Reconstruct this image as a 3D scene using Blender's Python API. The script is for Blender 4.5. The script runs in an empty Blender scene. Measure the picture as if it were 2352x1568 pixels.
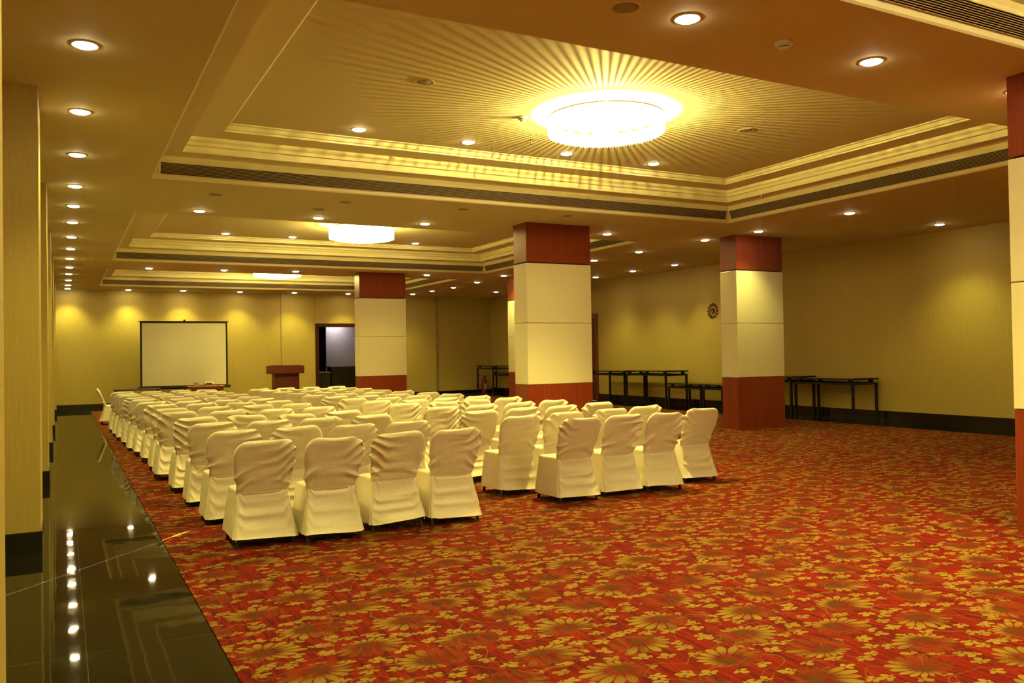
import bpy, math, random
from mathutils import Vector, Matrix, noise

# ------------------------------------------------------------------ camera, world, exposure
SC = bpy.context.scene
COL = SC.collection
PI = math.pi
CAM_YAW, CAM_PITCH, CAM_ROLL, CAM_F, CAM_H = 0.4919, 0.0151, -0.0160, 1927.44, 1.6
_cy, _sy = math.cos(CAM_YAW), math.sin(CAM_YAW)
_fw = Vector((_sy*math.cos(CAM_PITCH), _cy*math.cos(CAM_PITCH), math.sin(CAM_PITCH)))
_rt = Vector((_cy, -_sy, 0)); _up = _rt.cross(_fw)
_r2 = _rt*math.cos(CAM_ROLL) + _up*math.sin(CAM_ROLL)
_u2 = -_rt*math.sin(CAM_ROLL) + _up*math.cos(CAM_ROLL)
cd = bpy.data.cameras.new('camera'); cam = bpy.data.objects.new('camera', cd); COL.objects.link(cam)
cd.sensor_fit = 'HORIZONTAL'; cd.sensor_width = 36.0; cd.lens = CAM_F/2352*36.0
cd.clip_start = 0.05; cd.clip_end = 200
M = Matrix.Identity(4)
for i in range(3):
    M[i][0], M[i][1], M[i][2] = _r2[i], _u2[i], -_fw[i]
M[2][3] = CAM_H
cam.matrix_world = M
SC.camera = cam

w = bpy.data.worlds.new('world'); SC.world = w; w.use_nodes = True
w.node_tree.nodes['Background'].inputs[0].default_value = (0.75, 0.85, 1.0, 1)
w.node_tree.nodes['Background'].inputs[1].default_value = 0.6
SC.view_settings.view_transform = 'Standard'; SC.view_settings.look = 'None'
SC.view_settings.exposure = 0.2; SC.view_settings.gamma = 1.0; SC.view_settings.use_curve_mapping = False
SC.cycles.max_bounces = 8; SC.cycles.diffuse_bounces = 4; SC.cycles.glossy_bounces = 4
SC.cycles.sample_clamp_indirect = 4.0
SC.cycles.caustics_reflective = False; SC.cycles.caustics_refractive = False

# sun that enters through the gap of the curtains on the left (see window_1)
sd = bpy.data.lights.new('sun', 'SUN'); sd.energy = 110; sd.color = (1.0, 0.86, 0.6); sd.angle = 0.009
sun = bpy.data.objects.new('sun', sd); COL.objects.link(sun)
SUN_AZ = Vector((0.66, 0.75, 0)).normalized(); SUN_EL = math.radians(38.8)
sdir = Vector((SUN_AZ.x*math.cos(SUN_EL), SUN_AZ.y*math.cos(SUN_EL), -math.sin(SUN_EL)))
sun.rotation_euler = sdir.to_track_quat('-Z', 'Y').to_euler(); sun.location = (-6, 0, 6)

WARM = (1.0, 0.80, 0.18)          # tungsten under a daylight white balance
SPOT_COL = (1.0, 0.89, 0.20)
P_CHAND = 1050.0      # point lamp inside each chandelier, W
E_CHAND = 25.0      # crystal emission
P_SPOT = 172.0
E_SPOT = 80.0

# ------------------------------------------------------------------ room numbers (metres)
H = 3.94
XL, XR = 1.02, 10.81
COFF = [(-3.0, 3.88), (5.34, 11.67), (14.41, 21.73), (23.68, 29.23)]
XW0, XW1, YW0, YW1 = -0.97, 15.64, -4.2, 30.98
XP = -0.172
XC, YCARP = 0.766, 29.6
XC1 = 14.78

# ------------------------------------------------------------------ helpers
rnd = random.Random(7)
def link(o): COL.objects.link(o); return o
def mesh_obj(name, verts, faces, mat=None, parent=None, smooth=False, loc=None):
    me = bpy.data.meshes.new(name); me.from_pydata([tuple(v) for v in verts], [], faces)
    me.update()
    if smooth:
        me.polygons.foreach_set('use_smooth', [True]*len(me.polygons))
    if mat: me.materials.append(mat)
    o = bpy.data.objects.new(name, me); link(o)
    if parent: o.parent = parent
    if loc: o.location = loc
    return o
def tag(o, label=None, cat=None, group=None, kind=None):
    if label: o['label'] = label
    if cat: o['category'] = cat
    if group: o['group'] = group
    if kind: o['kind'] = kind
    return o
def empty(name, loc, rz=0, label=None, cat=None, group=None):
    o = bpy.data.objects.new(name, None); link(o); o.location = loc; o.rotation_euler = (0, 0, rz)
    o.empty_display_size = 0.1
    return tag(o, label, cat, group)
def struct(o, label=None, cat=None): return tag(o, label, cat, None, 'structure')
class MB:
    def __init__(s): s.v = []; s.f = []
    def box(s, x0, x1, y0, y1, z0, z1):
        n = len(s.v)
        s.v += [(x, y, z) for z in (z0, z1) for (x, y) in ((x0, y0), (x1, y0), (x1, y1), (x0, y1))]
        s.f += [tuple(n+i for i in q) for q in ((3,2,1,0),(4,5,6,7),(0,1,5,4),(1,2,6,5),(2,3,7,6),(3,0,4,7))]
        return s
    def bbox(s, x0, x1, y0, y1, z0, z1, b=0.004):
        """box with chamfered vertical edges and top rim"""
        ring = lambda i, z: [(x0+i+b, y0+i, z), (x1-i-b, y0+i, z), (x1-i, y0+i+b, z), (x1-i, y1-i-b, z),
                             (x1-i-b, y1-i, z), (x0+i+b, y1-i, z), (x0+i, y1-i-b, z), (x0+i, y0+i+b, z)]
        return s.loft([ring(b, z0), ring(0, z0+b), ring(0, z1-b), ring(b, z1)], cap=True)
    def loft(s, rings, cap=True, closed=True):
        n0 = len(s.v); n = len(rings[0])
        for r in rings: s.v += [tuple(p) for p in r]
        for k in range(len(rings)-1):
            a, b = n0+k*n, n0+(k+1)*n
            for i in range(n if closed else n-1):
                j = (i+1) % n
                s.f.append((a+i, a+j, b+j, b+i))
        if cap:
            s.f.append(tuple(n0+i for i in reversed(range(n))))
            e = n0+(len(rings)-1)*n
            s.f.append(tuple(e+i for i in range(n)))
        return s
    def lathe(s, prof, cx=0, cy=0, n=32, cap=True):
        rings = [[(cx+r*math.cos(2*PI*i/n), cy+r*math.sin(2*PI*i/n), z) for i in range(n)] for r, z in prof]
        return s.loft(rings, cap)
    def tube(s, pts, r, n=8):
        pts = [Vector(p) for p in pts]; rings = []
        up = Vector((0, 0, 1))
        for i, p in enumerate(pts):
            d = (pts[min(i+1, len(pts)-1)] - pts[max(i-1, 0)]).normalized()
            a = d.cross(up)
            if a.length < 1e-3: a = d.cross(Vector((1, 0, 0)))
            a.normalize(); b = d.cross(a)
            rings.append([p + a*r*math.cos(2*PI*k/n) + b*r*math.sin(2*PI*k/n) for k in range(n)])
        return s.loft(rings, True)
    def build(s, name, mat=None, parent=None, smooth=False, loc=None):
        return mesh_obj(name, s.v, s.f, mat, parent, smooth, loc)
def copy_tree(o, parent=None):
    c = o.copy(); COL.objects.link(c)
    if parent: c.parent = parent
    for ch in [x for x in bpy.data.objects if x.parent == o]: copy_tree(ch, c)
    return c

# ------------------------------------------------------------------ node helpers
class NT:
    def __init__(s, name):
        s.m = bpy.data.materials.new(name); s.m.use_nodes = True
        s.t = s.m.node_tree; s.b = s.t.nodes['Principled BSDF']
    def node(s, typ, **kw):
        n = s.t.nodes.new(typ)
        for k, v in kw.items(): setattr(n, k, v)
        return n
    def put(s, sock, v):
        if isinstance(v, bpy.types.NodeSocket): s.t.links.new(v, sock)
        else: sock.default_value = v
    def m_(s, op, a, b=None, c=None, clamp=False):
        n = s.node('ShaderNodeMath', operation=op); n.use_clamp = clamp
        s.put(n.inputs[0], a)
        if b is not None: s.put(n.inputs[1], b)
        if c is not None: s.put(n.inputs[2], c)
        return n.outputs[0]
    def mix(s, fac, a, b):
        n = s.node('ShaderNodeMix', data_type='RGBA')
        s.put(n.inputs[0], fac)
        for sk, v in ((n.inputs[6], a), (n.inputs[7], b)):
            if isinstance(v, tuple) and len(v) == 3: v = v + (1,)
            s.put(sk, v)
        return n.outputs[2]
    def pos(s):
        g = s.node('ShaderNodeTexCoord'); return g.outputs['Object']
    def sep(s, v):
        n = s.node('ShaderNodeSeparateXYZ'); s.put(n.inputs[0], v); return n.outputs
    def comb(s, x, y, z=0.0):
        n = s.node('ShaderNodeCombineXYZ')
        for i, v in enumerate((x, y, z)): s.put(n.inputs[i], v)
        return n.outputs[0]
    def noise(s, vec, scale, detail=2, rough=0.5):
        n = s.node('ShaderNodeTexNoise'); s.put(n.inputs['Vector'], vec)
        n.inputs['Scale'].default_value = scale; n.inputs['Detail'].default_value = detail
        n.inputs['Roughness'].default_value = rough
        return n.outputs['Fac']
    def white(s, vec):
        n = s.node('ShaderNodeTexWhiteNoise', noise_dimensions='3D'); s.put(n.inputs['Vector'], vec)
        return n.outputs
    def step(s, a, lo, hi):
        n = s.node('ShaderNodeMapRange', interpolation_type='SMOOTHSTEP')
        s.put(n.inputs[0], a); n.inputs[1].default_value = lo; n.inputs[2].default_value = hi
        return n.outputs[0]
    def bump(s, h, strength=0.2, dist=0.01):
        n = s.node('ShaderNodeBump'); n.inputs['Strength'].default_value = strength
        n.inputs['Distance'].default_value = dist; s.put(n.inputs['Height'], h)
        s.put(s.b.inputs['Normal'], n.outputs[0])
    def base(s, c, rough=0.5, spec=0.5, metal=0.0):
        if isinstance(c, tuple) and len(c) == 3: c = c + (1,)
        s.put(s.b.inputs['Base Color'], c)
        s.put(s.b.inputs['Roughness'], rough)
        s.b.inputs['Specular IOR Level'].default_value = spec
        s.b.inputs['Metallic'].default_value = metal
        return s.m
def simple(name, c, rough=0.5, spec=0.5, metal=0.0, var=0.06, scale=6.0):
    t = NT(name); f = t.noise(t.pos(), scale, 4)
    a = tuple(x*(1-var) for x in c); b = tuple(min(1, x*(1+var)) for x in c)
    return t.base(t.mix(f, a, b), rough, spec, metal)
def emit(name, c, strength):
    t = NT(name); t.base(c, 0.4)
    t.b.inputs['Emission Color'].default_value = c + (1,); t.b.inputs['Emission Strength'].default_value = strength
    return t.m

# ------------------------------------------------------------------ materials
def mat_wallpaper(name, horiz):
    t = NT(name); x, y, z = t.sep(t.pos())
    u = y if horiz == 'y' else x
    stripes = t.noise(t.comb(t.m_('MULTIPLY', u, 1.0), 0.0, t.m_('MULTIPLY', z, 0.02)), 95.0, 3, 0.7)
    fine = t.noise(t.comb(u, 0.0, t.m_('MULTIPLY', z, 0.15)), 400.0, 2)
    blot = t.noise(t.comb(u, 0.3, z), 0.9, 3)
    f = t.m_('ADD', t.m_('MULTIPLY', stripes, 0.6), t.m_('MULTIPLY', fine, 0.4))
    c = t.mix(t.step(f, 0.35, 0.65), (0.435, 0.335, 0.085), (0.52, 0.405, 0.115))
    c = t.mix(t.m_('MULTIPLY', t.step(blot, 0.55, 0.75), 0.10), c, (0.40, 0.32, 0.08))
    return t.base(c, 0.55, 0.35)
M_WALLX = mat_wallpaper('wallpaper_along_x', 'x')
M_WALLY = mat_wallpaper('wallpaper_along_y', 'y')
def mat_ceiling():
    t = NT('painted_plaster'); p = t.pos()
    f = t.noise(p, 1.3, 4); g = t.noise(p, 7.0, 3)
    c = t.mix(t.m_('MULTIPLY', f, 0.5), (0.72, 0.64, 0.40), (0.65, 0.57, 0.34))
    t.bump(g, 0.05, 0.01)
    return t.base(c, 0.7, 0.25)
M_CEIL = mat_ceiling()
M_MOULD = simple('cream_cornice_paint', (0.80, 0.72, 0.46), 0.5, 0.4, var=0.03)
def mat_wood(name, a, b, rough=0.3, ax='z'):
    t = NT(name); x, y, z = t.sep(t.pos())
    v = t.comb(t.m_('MULTIPLY', x, 14.0), t.m_('MULTIPLY', y, 14.0), t.m_('MULTIPLY', z, 0.8)) if ax == 'z' else \
        t.comb(t.m_('MULTIPLY', x, 0.8), t.m_('MULTIPLY', y, 14.0), t.m_('MULTIPLY', z, 14.0))
    f = t.noise(v, 2.2, 5, 0.6)
    return t.base(t.mix(t.step(f, 0.3, 0.7), a, b), rough, 0.4)
M_WOOD = mat_wood('red_veneer', (0.185, 0.027, 0.010), (0.24, 0.039, 0.014), 0.32)
M_WOODH = mat_wood('red_veneer_across', (0.22, 0.042, 0.014), (0.29, 0.06, 0.02), 0.35, 'x')
M_PODW = mat_wood('dark_lectern_veneer', (0.045, 0.006, 0.003), (0.065, 0.009, 0.004), 0.4, 'x')
M_DARKWOOD = mat_wood('dark_door_wood', (0.07, 0.02, 0.01), (0.12, 0.035, 0.015), 0.35)
M_PANEL = simple('cream_laminate_panel', (0.80, 0.73, 0.50), 0.28, 0.35, var=0.02, scale=3)
M_BLACK = simple('black_powder_coat', (0.010, 0.009, 0.008), 0.6, 0.25, var=0.2)
M_SKIRT = simple('black_granite_skirting', (0.012, 0.011, 0.010), 0.22, 0.5, var=0.2)
M_GRILLE = simple('grille_slat_paint', (0.40, 0.31, 0.20), 0.45, 0.4)
M_VOID = simple('dark_duct', (0.010, 0.006, 0.004), 0.9, 0.1)
M_GRANITE = None
def m2(t, a, b): return t.m_('MULTIPLY', a, b)
def mat_granite():
    t = NT('polished_black_granite'); p = t.pos(); x, y, z = t.sep(p)
    sp = t.noise(p, 160.0, 2); bl = t.noise(t.comb(t.m_('MULTIPLY', x, 0.5), y, 0.0), 3.0, 3)
    c = t.mix(t.step(sp, 0.45, 0.75), (0.004, 0.004, 0.003), (0.018, 0.016, 0.010))
    # slab joints: one along the aisle, several across
    jy = t.m_('ABSOLUTE', t.m_('SUBTRACT', t.m_('FRACT', t.m_('DIVIDE', t.m_('ADD', y, 0.35), 0.92)), 0.5))
    j1 = t.m_('GREATER_THAN', jy, 0.4978)
    j2 = t.m_('LESS_THAN', t.m_('ABSOLUTE', t.m_('SUBTRACT', x, 0.105)), 0.0015)
    j = t.m_('MAXIMUM', j1, j2)
    c = t.mix(t.m_('MULTIPLY', j, 0.7), c, (0.10, 0.09, 0.06))
    r = t.m_('ADD', 0.024, t.m_('MULTIPLY', bl, 0.014))
    un = t.noise(t.comb(m2(t, x, 1.6), m2(t, y, 1.0), 0.0), 2.2, 2)
    t.bump(un, 0.04, 0.02)
    return t.base(c, r, 0.2)
M_GRANITE = mat_granite()

def mat_carpet():
    t = NT('floral_carpet'); X, Y, Z = t.sep(t.pos()); m = t.m_
    # streaky red ground, brushed along the room
    g1 = t.noise(t.comb(m('MULTIPLY', X, 26.0), m('MULTIPLY', m('ADD', Y, m('MULTIPLY', X, 0.12)), 2.6), 0.0), 1.0, 4, 0.65)
    g2 = t.noise(t.comb(m('MULTIPLY', X, 90.0), m('MULTIPLY', Y, 9.0), 0.0), 1.0, 2)
    pile = t.noise(t.pos(), 420.0, 2)
    gf = m('ADD', m('MULTIPLY', g1, 0.75), m('MULTIPLY', g2, 0.25))
    col = t.mix(t.step(gf, 0.36, 0.66), (0.050, 0.0012, 0.001), (0.155, 0.0060, 0.0012))
    grain = t.noise(t.pos(), 210.0, 2)
    GOLD = (0.175, 0.112, 0.018); GOLD2 = (0.13, 0.067, 0.010); BROWN = (0.06, 0.019, 0.004)
    # thin tendrils
    for sc_, off in ((2.3, 0.0), (2.9, 7.3)):
        n = t.noise(t.comb(m('ADD', X, off), m('ADD', Y, off*1.7), 0.0), sc_, 1, 0.3)
        line = t.m_('LESS_THAN', m('ABSOLUTE', m('SUBTRACT', n, 0.5)), 0.0038)
        col = t.mix(m('MULTIPLY', line, 0.55), col, GOLD2)
    def cell(ax_, ay_, bx_, by_, ox, oy, jit, seed):
        """lattice of flowers: returns local x, y of the nearest flower centre and its random numbers"""
        det = ax_*by_ - ay_*bx_
        x0 = m('ADD', X, ox); y0 = m('ADD', Y, oy)
        s_ = m('ADD', m('MULTIPLY', x0, by_/det), m('MULTIPLY', y0, -bx_/det))
        t_ = m('ADD', m('MULTIPLY', x0, -ay_/det), m('MULTIPLY', y0, ax_/det))
        si, ti = m('ROUND', s_), m('ROUND', t_)
        wn = t.white(t.comb(si, ti, seed)); r = t.sep(wn[1]); val = wn[0]
        ds = m('SUBTRACT', m('SUBTRACT', s_, si), m('MULTIPLY', m('SUBTRACT', r[0], 0.5), jit))
        dt = m('SUBTRACT', m('SUBTRACT', t_, ti), m('MULTIPLY', m('SUBTRACT', r[1], 0.5), jit))
        lx = m('ADD', m('MULTIPLY', ds, ax_), m('MULTIPLY', dt, bx_))
        ly = m('ADD', m('MULTIPLY', ds, ay_), m('MULTIPLY', dt, by_))
        return lx, ly, r, val
    # big blooms ----------------------------------------------------------
    lx, ly, r, val = cell(0.215, -0.43, 0.34, 0.27, 0.18, -0.20, 0.10, 3.0)
    lx = m('MULTIPLY', lx, 0.88); ly = m('MULTIPLY', ly, 1.16)
    rad = m('SQRT', m('ADD', m('MULTIPLY', lx, lx), m('MULTIPLY', ly, ly)))
    th = m('ARCTAN2', ly, lx)
    rot = m('MULTIPLY', r[2], 6.283)
    tr = m('ADD', th, rot)
    NP = 17
    q = m('MULTIPLY', m('ADD', tr, 20.0), NP/(2*PI))
    pk = m('FLOOR', q); ph = m('SUBTRACT', m('SUBTRACT', q, pk), 0.5)
    pw = t.white(t.comb(m('MODULO', pk, float(NP)), val, 5.0))[0]
    R = m('MULTIPLY', m('ADD', 0.85, m('MULTIPLY', m('COSINE', tr), 0.26)), m('ADD', 0.175, m('MULTIPLY', pw, 0.03)))
    rr = m('DIVIDE', rad, R)
    # teardrop petal: widest near 0.75 R
    d1 = m('DIVIDE', m('SUBTRACT', rr, 0.66), 0.35)
    prof = m('SQRT', m('MAXIMUM', m('SUBTRACT', 1.0, m('MULTIPLY', d1, d1)), 0.0))
    pm = m('SUBTRACT', m('MULTIPLY', prof, 0.45), m('ABSOLUTE', ph))
    petal = t.step(pm, 0.0, 0.07)
    edge = m('MULTIPLY', t.step(pm, -0.01, 0.03), m('SUBTRACT', 1.0, t.step(pm, 0.03, 0.11)))
    # one side of the bloom is solid gold, the other speckled back to the ground
    side = m('ADD', m('MULTIPLY', m('COSINE', m('ADD', th, m('MULTIPLY', r[0], 6.283))), 0.42), m('ADD', 0.50, m('ADD', m('MULTIPLY', m('SUBTRACT', pw, 0.5), 0.5), m('MULTIPLY', m('SUBTRACT', val, 0.5), 0.45))))
    speck = m('GREATER_THAN', m('ADD', side, m('MULTIPLY', m('SUBTRACT', grain, 0.5), 1.4)), 0.48)
    pa = m('MAXIMUM', m('MULTIPLY', petal, m('MAXIMUM', m('MULTIPLY', speck, 0.95), 0.15)), m('MULTIPLY', edge, 0.55))
    pc = t.mix(t.step(rr, 0.25, 0.8), BROWN, GOLD)
    pc = t.mix(t.step(side, 0.35, 0.85), t.mix(0.5, pc, BROWN), pc)
    col = t.mix(pa, col, pc)
    cen = m('MULTIPLY', t.step(m('ADD', rad, m('MULTIPLY', m('SUBTRACT', grain, 0.5), 0.09)), 0.060, 0.040), 0.9)
    col = t.mix(cen, col, BROWN)
    clear = t.step(rr, 0.98, 1.06)
    # small five-petalled blossoms ------------------------------------------
    for k, (a, b, o, sd_, rs) in enumerate((((0.128, -0.055), (0.05, 0.125), (0.03, 0.11), 11.0, 0.053),
                                            ((0.05, -0.15), (0.17, 0.03), (0.41, 0.27), 23.0, 0.046))):
        lx, ly, r, val = cell(a[0], a[1], b[0], b[1], o[0], o[1], 0.22, sd_)
        lx = m('MULTIPLY', lx, 0.80); ly = m('MULTIPLY', ly, 1.22)
        rad2 = m('SQRT', m('ADD', m('MULTIPLY', lx, lx), m('MULTIPLY', ly, ly)))
        th2 = m('ADD', m('ARCTAN2', ly, lx), m('MULTIPLY', r[2], 6.283))
        lob = m('POWER', m('ABSOLUTE', m('COSINE', m('MULTIPLY', th2, (2.5, 2.0)[k]))), (0.6, 0.75)[k])
        asym = m('ADD', 0.80, m('MULTIPLY', m('COSINE', th2), 0.38))
        RR = m('MULTIPLY', m('MULTIPLY', asym, m('ADD', 0.22, m('MULTIPLY', lob, 0.78))), m('ADD', rs*0.85, m('MULTIPLY', r[0], rs*0.35)))
        msk = t.step(m('SUBTRACT', RR, rad2), -0.001, 0.0035)
        keep = m('GREATER_THAN', val, 0.27)
        msk = m('MULTIPLY', m('MULTIPLY', msk, keep), clear)
        c2 = t.mix(r[1], (0.155, 0.098, 0.017), (0.195, 0.128, 0.023))
        c2 = t.mix(t.step(rad2, 0.011, 0.005), c2, BROWN)
        col = t.mix(msk, col, c2)
    col = t.mix(m('MULTIPLY', t.step(pile, 0.35, 0.7), 0.22), col, t.mix(0.6, col, (0.05, 0.01, 0.005)))
    t.bump(pile, 0.4, 0.004)
    t.base(col, 0.95, 0.08)
    return t.m
M_CARPET = mat_carpet()
def mat_cloth():
    t = NT('cream_satin_chair_cover'); p = t.pos()
    w1 = t.noise(p, 9.0, 4, 0.6); w2 = t.noise(p, 38.0, 3, 0.6)
    c = t.mix(w1, (0.78, 0.71, 0.56), (0.71, 0.64, 0.50))
    t.bump(t.m_('ADD', t.m_('MULTIPLY', w1, 0.7), t.m_('MULTIPLY', w2, 0.3)), 0.5, 0.014)
    t.base(c, 0.40, 0.5)
    t.b.inputs['Sheen Weight'].default_value = 0.05
    return t.m
M_CLOTH = mat_cloth()
M_SCREEN = simple('matte_white_screen', (0.60, 0.57, 0.42), 0.8, 0.2, var=0.01)
M_BRASS = simple('brass', (0.80, 0.55, 0.2), 0.25, 0.5, 1.0)
M_WHITEPL = simple('white_plastic', (0.75, 0.72, 0.62), 0.4)
M_GREYMESH = simple('speaker_grille', (0.30, 0.24, 0.15), 0.7)
M_RED = simple('extinguisher_red', (0.45, 0.02, 0.012), 0.3)
M_STEEL = simple('steel', (0.55, 0.52, 0.45), 0.3, 0.5, 1.0)
M_SPOT = emit('lit_lamp_glass', (1.0, 0.80, 0.42), E_SPOT)
M_TRIMW = simple('lamp_trim_white', (0.80, 0.74, 0.6), 0.35)
M_CURTAIN = simple('lined_curtain', (0.45, 0.36, 0.2), 0.9)
M_GREY = simple('grey_wall_paint', (0.52, 0.50, 0.55), 0.8)
M_DARK = simple('dark_cabinet', (0.03, 0.025, 0.018), 0.35)
M_CLOCK = simple('brown_clock_wood', (0.10, 0.035, 0.015), 0.45)
M_TABLETOP = mat_wood('table_top_wood', (0.36, 0.13, 0.05), (0.46, 0.18, 0.07), 0.3, 'x')
def mat_glass(name, tint, rough=0.02):
    t = NT(name); t.base(tint, rough, 0.5); t.b.inputs['Transmission Weight'].default_value = 1.0
    t.b.inputs['IOR'].default_value = 1.45
    return t.m
M_GLASS = mat_glass('clear_glass', (0.9, 0.95, 0.9))

# ------------------------------------------------------------------ room shell
fl = MB().box(XW0-0.3, XW1+0.3, YW0, YW1+0.02, -0.12, 0.0).build('floor', M_GRANITE)
struct(fl, 'polished black granite floor', 'floor')
cp = MB().box(XC, XC1, YW0+0.02, YCARP, 0.0, 0.008).build('floor_carpet', M_CARPET)
struct(cp, 'red floral fitted carpet', 'carpet')

# ceiling slab with four rectangular holes
cb = MB(); ys = [YW0-0.1]
for a, b in COFF: ys += [a, b]
ys += [YW1+0.1]
cb.box(XW0-0.3, XL, YW0-0.1, YW1+0.1, H, H+0.06)
cb.box(XR, XW1+0.3, YW0-0.1, YW1+0.1, H, H+0.06)
for k in range(0, len(ys), 2): cb.box(XL, XR, ys[k], ys[k+1], H, H+0.06)
struct(cb.build('ceiling', M_CEIL), 'flat lower plaster ceiling', 'ceiling')
DZ = 0.60
PROF = [(0.0, 0.0), (0.015, 0.015), (0.02, 0.055), (0.025, 0.062), (0.075, 0.208), (0.075, 0.25), (0.10, 0.285), (0.16, 0.30), (0.34, 0.30), (0.34, 0.385),
        (0.375, 0.39), (0.39, 0.43), (0.42, 0.455), (0.42, 0.495), (0.78, 0.50), (0.78, 0.525), (0.80, 0.53), (0.82, 0.575), (0.85, 0.585), (0.85, DZ)]
for k, (y0, y1) in enumerate(COFF):
    rings = [[(XL+i, y0+i, H+z), (XR-i, y0+i, H+z), (XR-i, y1-i, H+z), (XL+i, y1-i, H+z)] for i, z in PROF]
    b = MB().loft(rings, cap=False)
    o = b.build('trim_%d' % (k+1), M_MOULD); struct(o, 'stepped plaster cornice of a ceiling recess', 'cornice')
    i = 0.84
    t_ = MB().box(XL+i, XR-i, y0+i, y1-i, H+DZ-0.002, H+DZ+0.05).build('ceiling', M_CEIL)
    struct(t_, 'raised plaster ceiling inside the recess', 'ceiling')

# walls
wl = MB().box(XW0-0.25, XW0, YW0, 5.75, 0, H)
wl.box(XW0-0.25, XW0, 7.1, YW1, 0, H).box(XW0-0.25, XW0, 5.75, 7.1, 0, 0.35).box(XW0-0.25, XW0, 5.75, 7.1, 2.75, H)
PIERS = [(2.5, 3.26), (8.14, 8.94), (12.54, 13.34), (16.9, 17.7), (21.4, 22.2), (28.2, 29.0)]
for a, b in PIERS: wl.box(XW0, XP, a, b, 0, H)
struct(wl.build('wall_left', M_WALLX), 'left wall with projecting papered piers', 'wall')
bl = MB(); e = 0.012
prev = YW0
for a, b in PIERS:
    bl.box(XW0, XW0+e, prev, a, 0.0, 0.174)
    bl.box(XW0, XP+e, a-e, a, 0, 0.174).box(XP, XP+e, a, b, 0, 0.174).box(XW0, XP+e, b, b+e, 0, 0.174)
    prev = b+e
bl.box(XW0, XW0+e, prev, YW1, 0, 0.174)
struct(bl.build('baseboard_left', M_SKIRT), 'black skirting round the left piers', 'baseboard')
# door opening in the back wall
DX0, DX1, DZ1 = 8.30, 10.35, 2.86
wb = MB().box(XW0, DX0, YW1, YW1+0.2, 0, H).box(DX1, 13.2, YW1, YW1+0.2, 0, H).box(DX0, DX1, YW1, YW1+0.2, DZ1, H)
wb.box(13.2, XW1+0.25, YW1+0.05, YW1+0.25, 0, H)
struct(wb.build('wall_back', M_WALLX), 'papered end wall behind the screen', 'wall')
for k, (x, wd, dp) in enumerate(((7.04, 0.04, 0.012), (8.29, 0.012, 0.004), (11.87, 0.012, 0.004), (13.17, 0.05, 0.015))):
    g = MB().box(x-wd/2, x+wd/2, YW1-dp, YW1+0.0, 0.18, H).build('trim_%d' % (k+5), simple('wall_joint_strip', (0.30, 0.22, 0.10), 0.5))
    if k in (1, 2): pass
    struct(g, 'narrow vertical joint strip on the end wall', 'trim')
bb = MB().box(XW0, DX0-0.0, YW1-e, YW1, 0, 0.174).box(DX1, 13.2, YW1-e, YW1, 0, 0.174).box(13.2, XW1, YW1+0.05-e, YW1+0.05, 0, 0.174)
struct(bb.build('baseboard_back', M_SKIRT), 'black skirting of the end wall', 'baseboard')
RDY0, RDY1 = 23.15, 25.0
wr = MB().box(XW1, XW1+0.25, YW0, RDY0, 0, H).box(XW1, XW1+0.25, RDY1, YW1+0.25, 0, H).box(XW1, XW1+0.25, RDY0, RDY1, 2.9, H)
struct(wr.build('wall_right', M_WALLY), 'long papered wall on the right', 'wall')
br = MB().box(XW1-e, XW1, YW0, RDY0, 0, 0.25).box(XW1-e, XW1, RDY1, YW1+0.03, 0, 0.25)
struct(br.build('baseboard_right', M_SKIRT), 'black skirting of the right wall', 'baseboard')
wf = MB().box(XW0-0.25, XW1+0.25, YW0-0.2, YW0, 0, H)
struct(wf.build('wall_front', M_WALLX), 'papered wall behind the viewer', 'wall')

# door_1: leaf and frame in the right wall
d1 = empty('door_1', (XW1, RDY0, 0)); struct(d1, 'dark red wooden door in the right wall', 'door')
MB().bbox(-0.05, 0.15, 0, 0.10, 0, 2.90).bbox(-0.05, 0.15, RDY1-RDY0-0.10, RDY1-RDY0, 0, 2.9).bbox(-0.05, 0.15, 0.1, RDY1-RDY0-0.1, 2.80, 2.90).build('door_frame', M_WOOD, d1)
MB().bbox(0.06, 0.10, 0.11, (RDY1-RDY0)/2-0.004, 0.01, 2.795).build('door_leaf', M_DARKWOOD, d1)
MB().bbox(0.06, 0.10, (RDY1-RDY0)/2+0.004, RDY1-RDY0-0.11, 0.01, 2.795).build('door_leaf', M_DARKWOOD, d1)
MB().tube([(0.02, 0.86, 0.9), (-0.03, 0.86, 0.92), (-0.03, 0.86, 1.18), (0.06, 0.86, 1.2)], 0.012).build('door_handle', M_STEEL, d1)
# door_2: open doorway in the end wall with the pantry behind
d2 = empty('door_2', (DX0, YW1, 0)); struct(d2, 'open doorway with dark red frame', 'door')
W2 = DX1-DX0
MB().bbox(0, 0.13, -0.03, 0.22, 0, DZ1).bbox(W2-0.13, W2, -0.03, 0.22, 0, DZ1).bbox(0.13, W2-0.13, -0.03, 0.22, DZ1-0.13, DZ1).build('door_frame', mat_wood('doorway_frame_wood', (0.03, 0.007, 0.003), (0.05, 0.011, 0.005), 0.35), d2)
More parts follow.
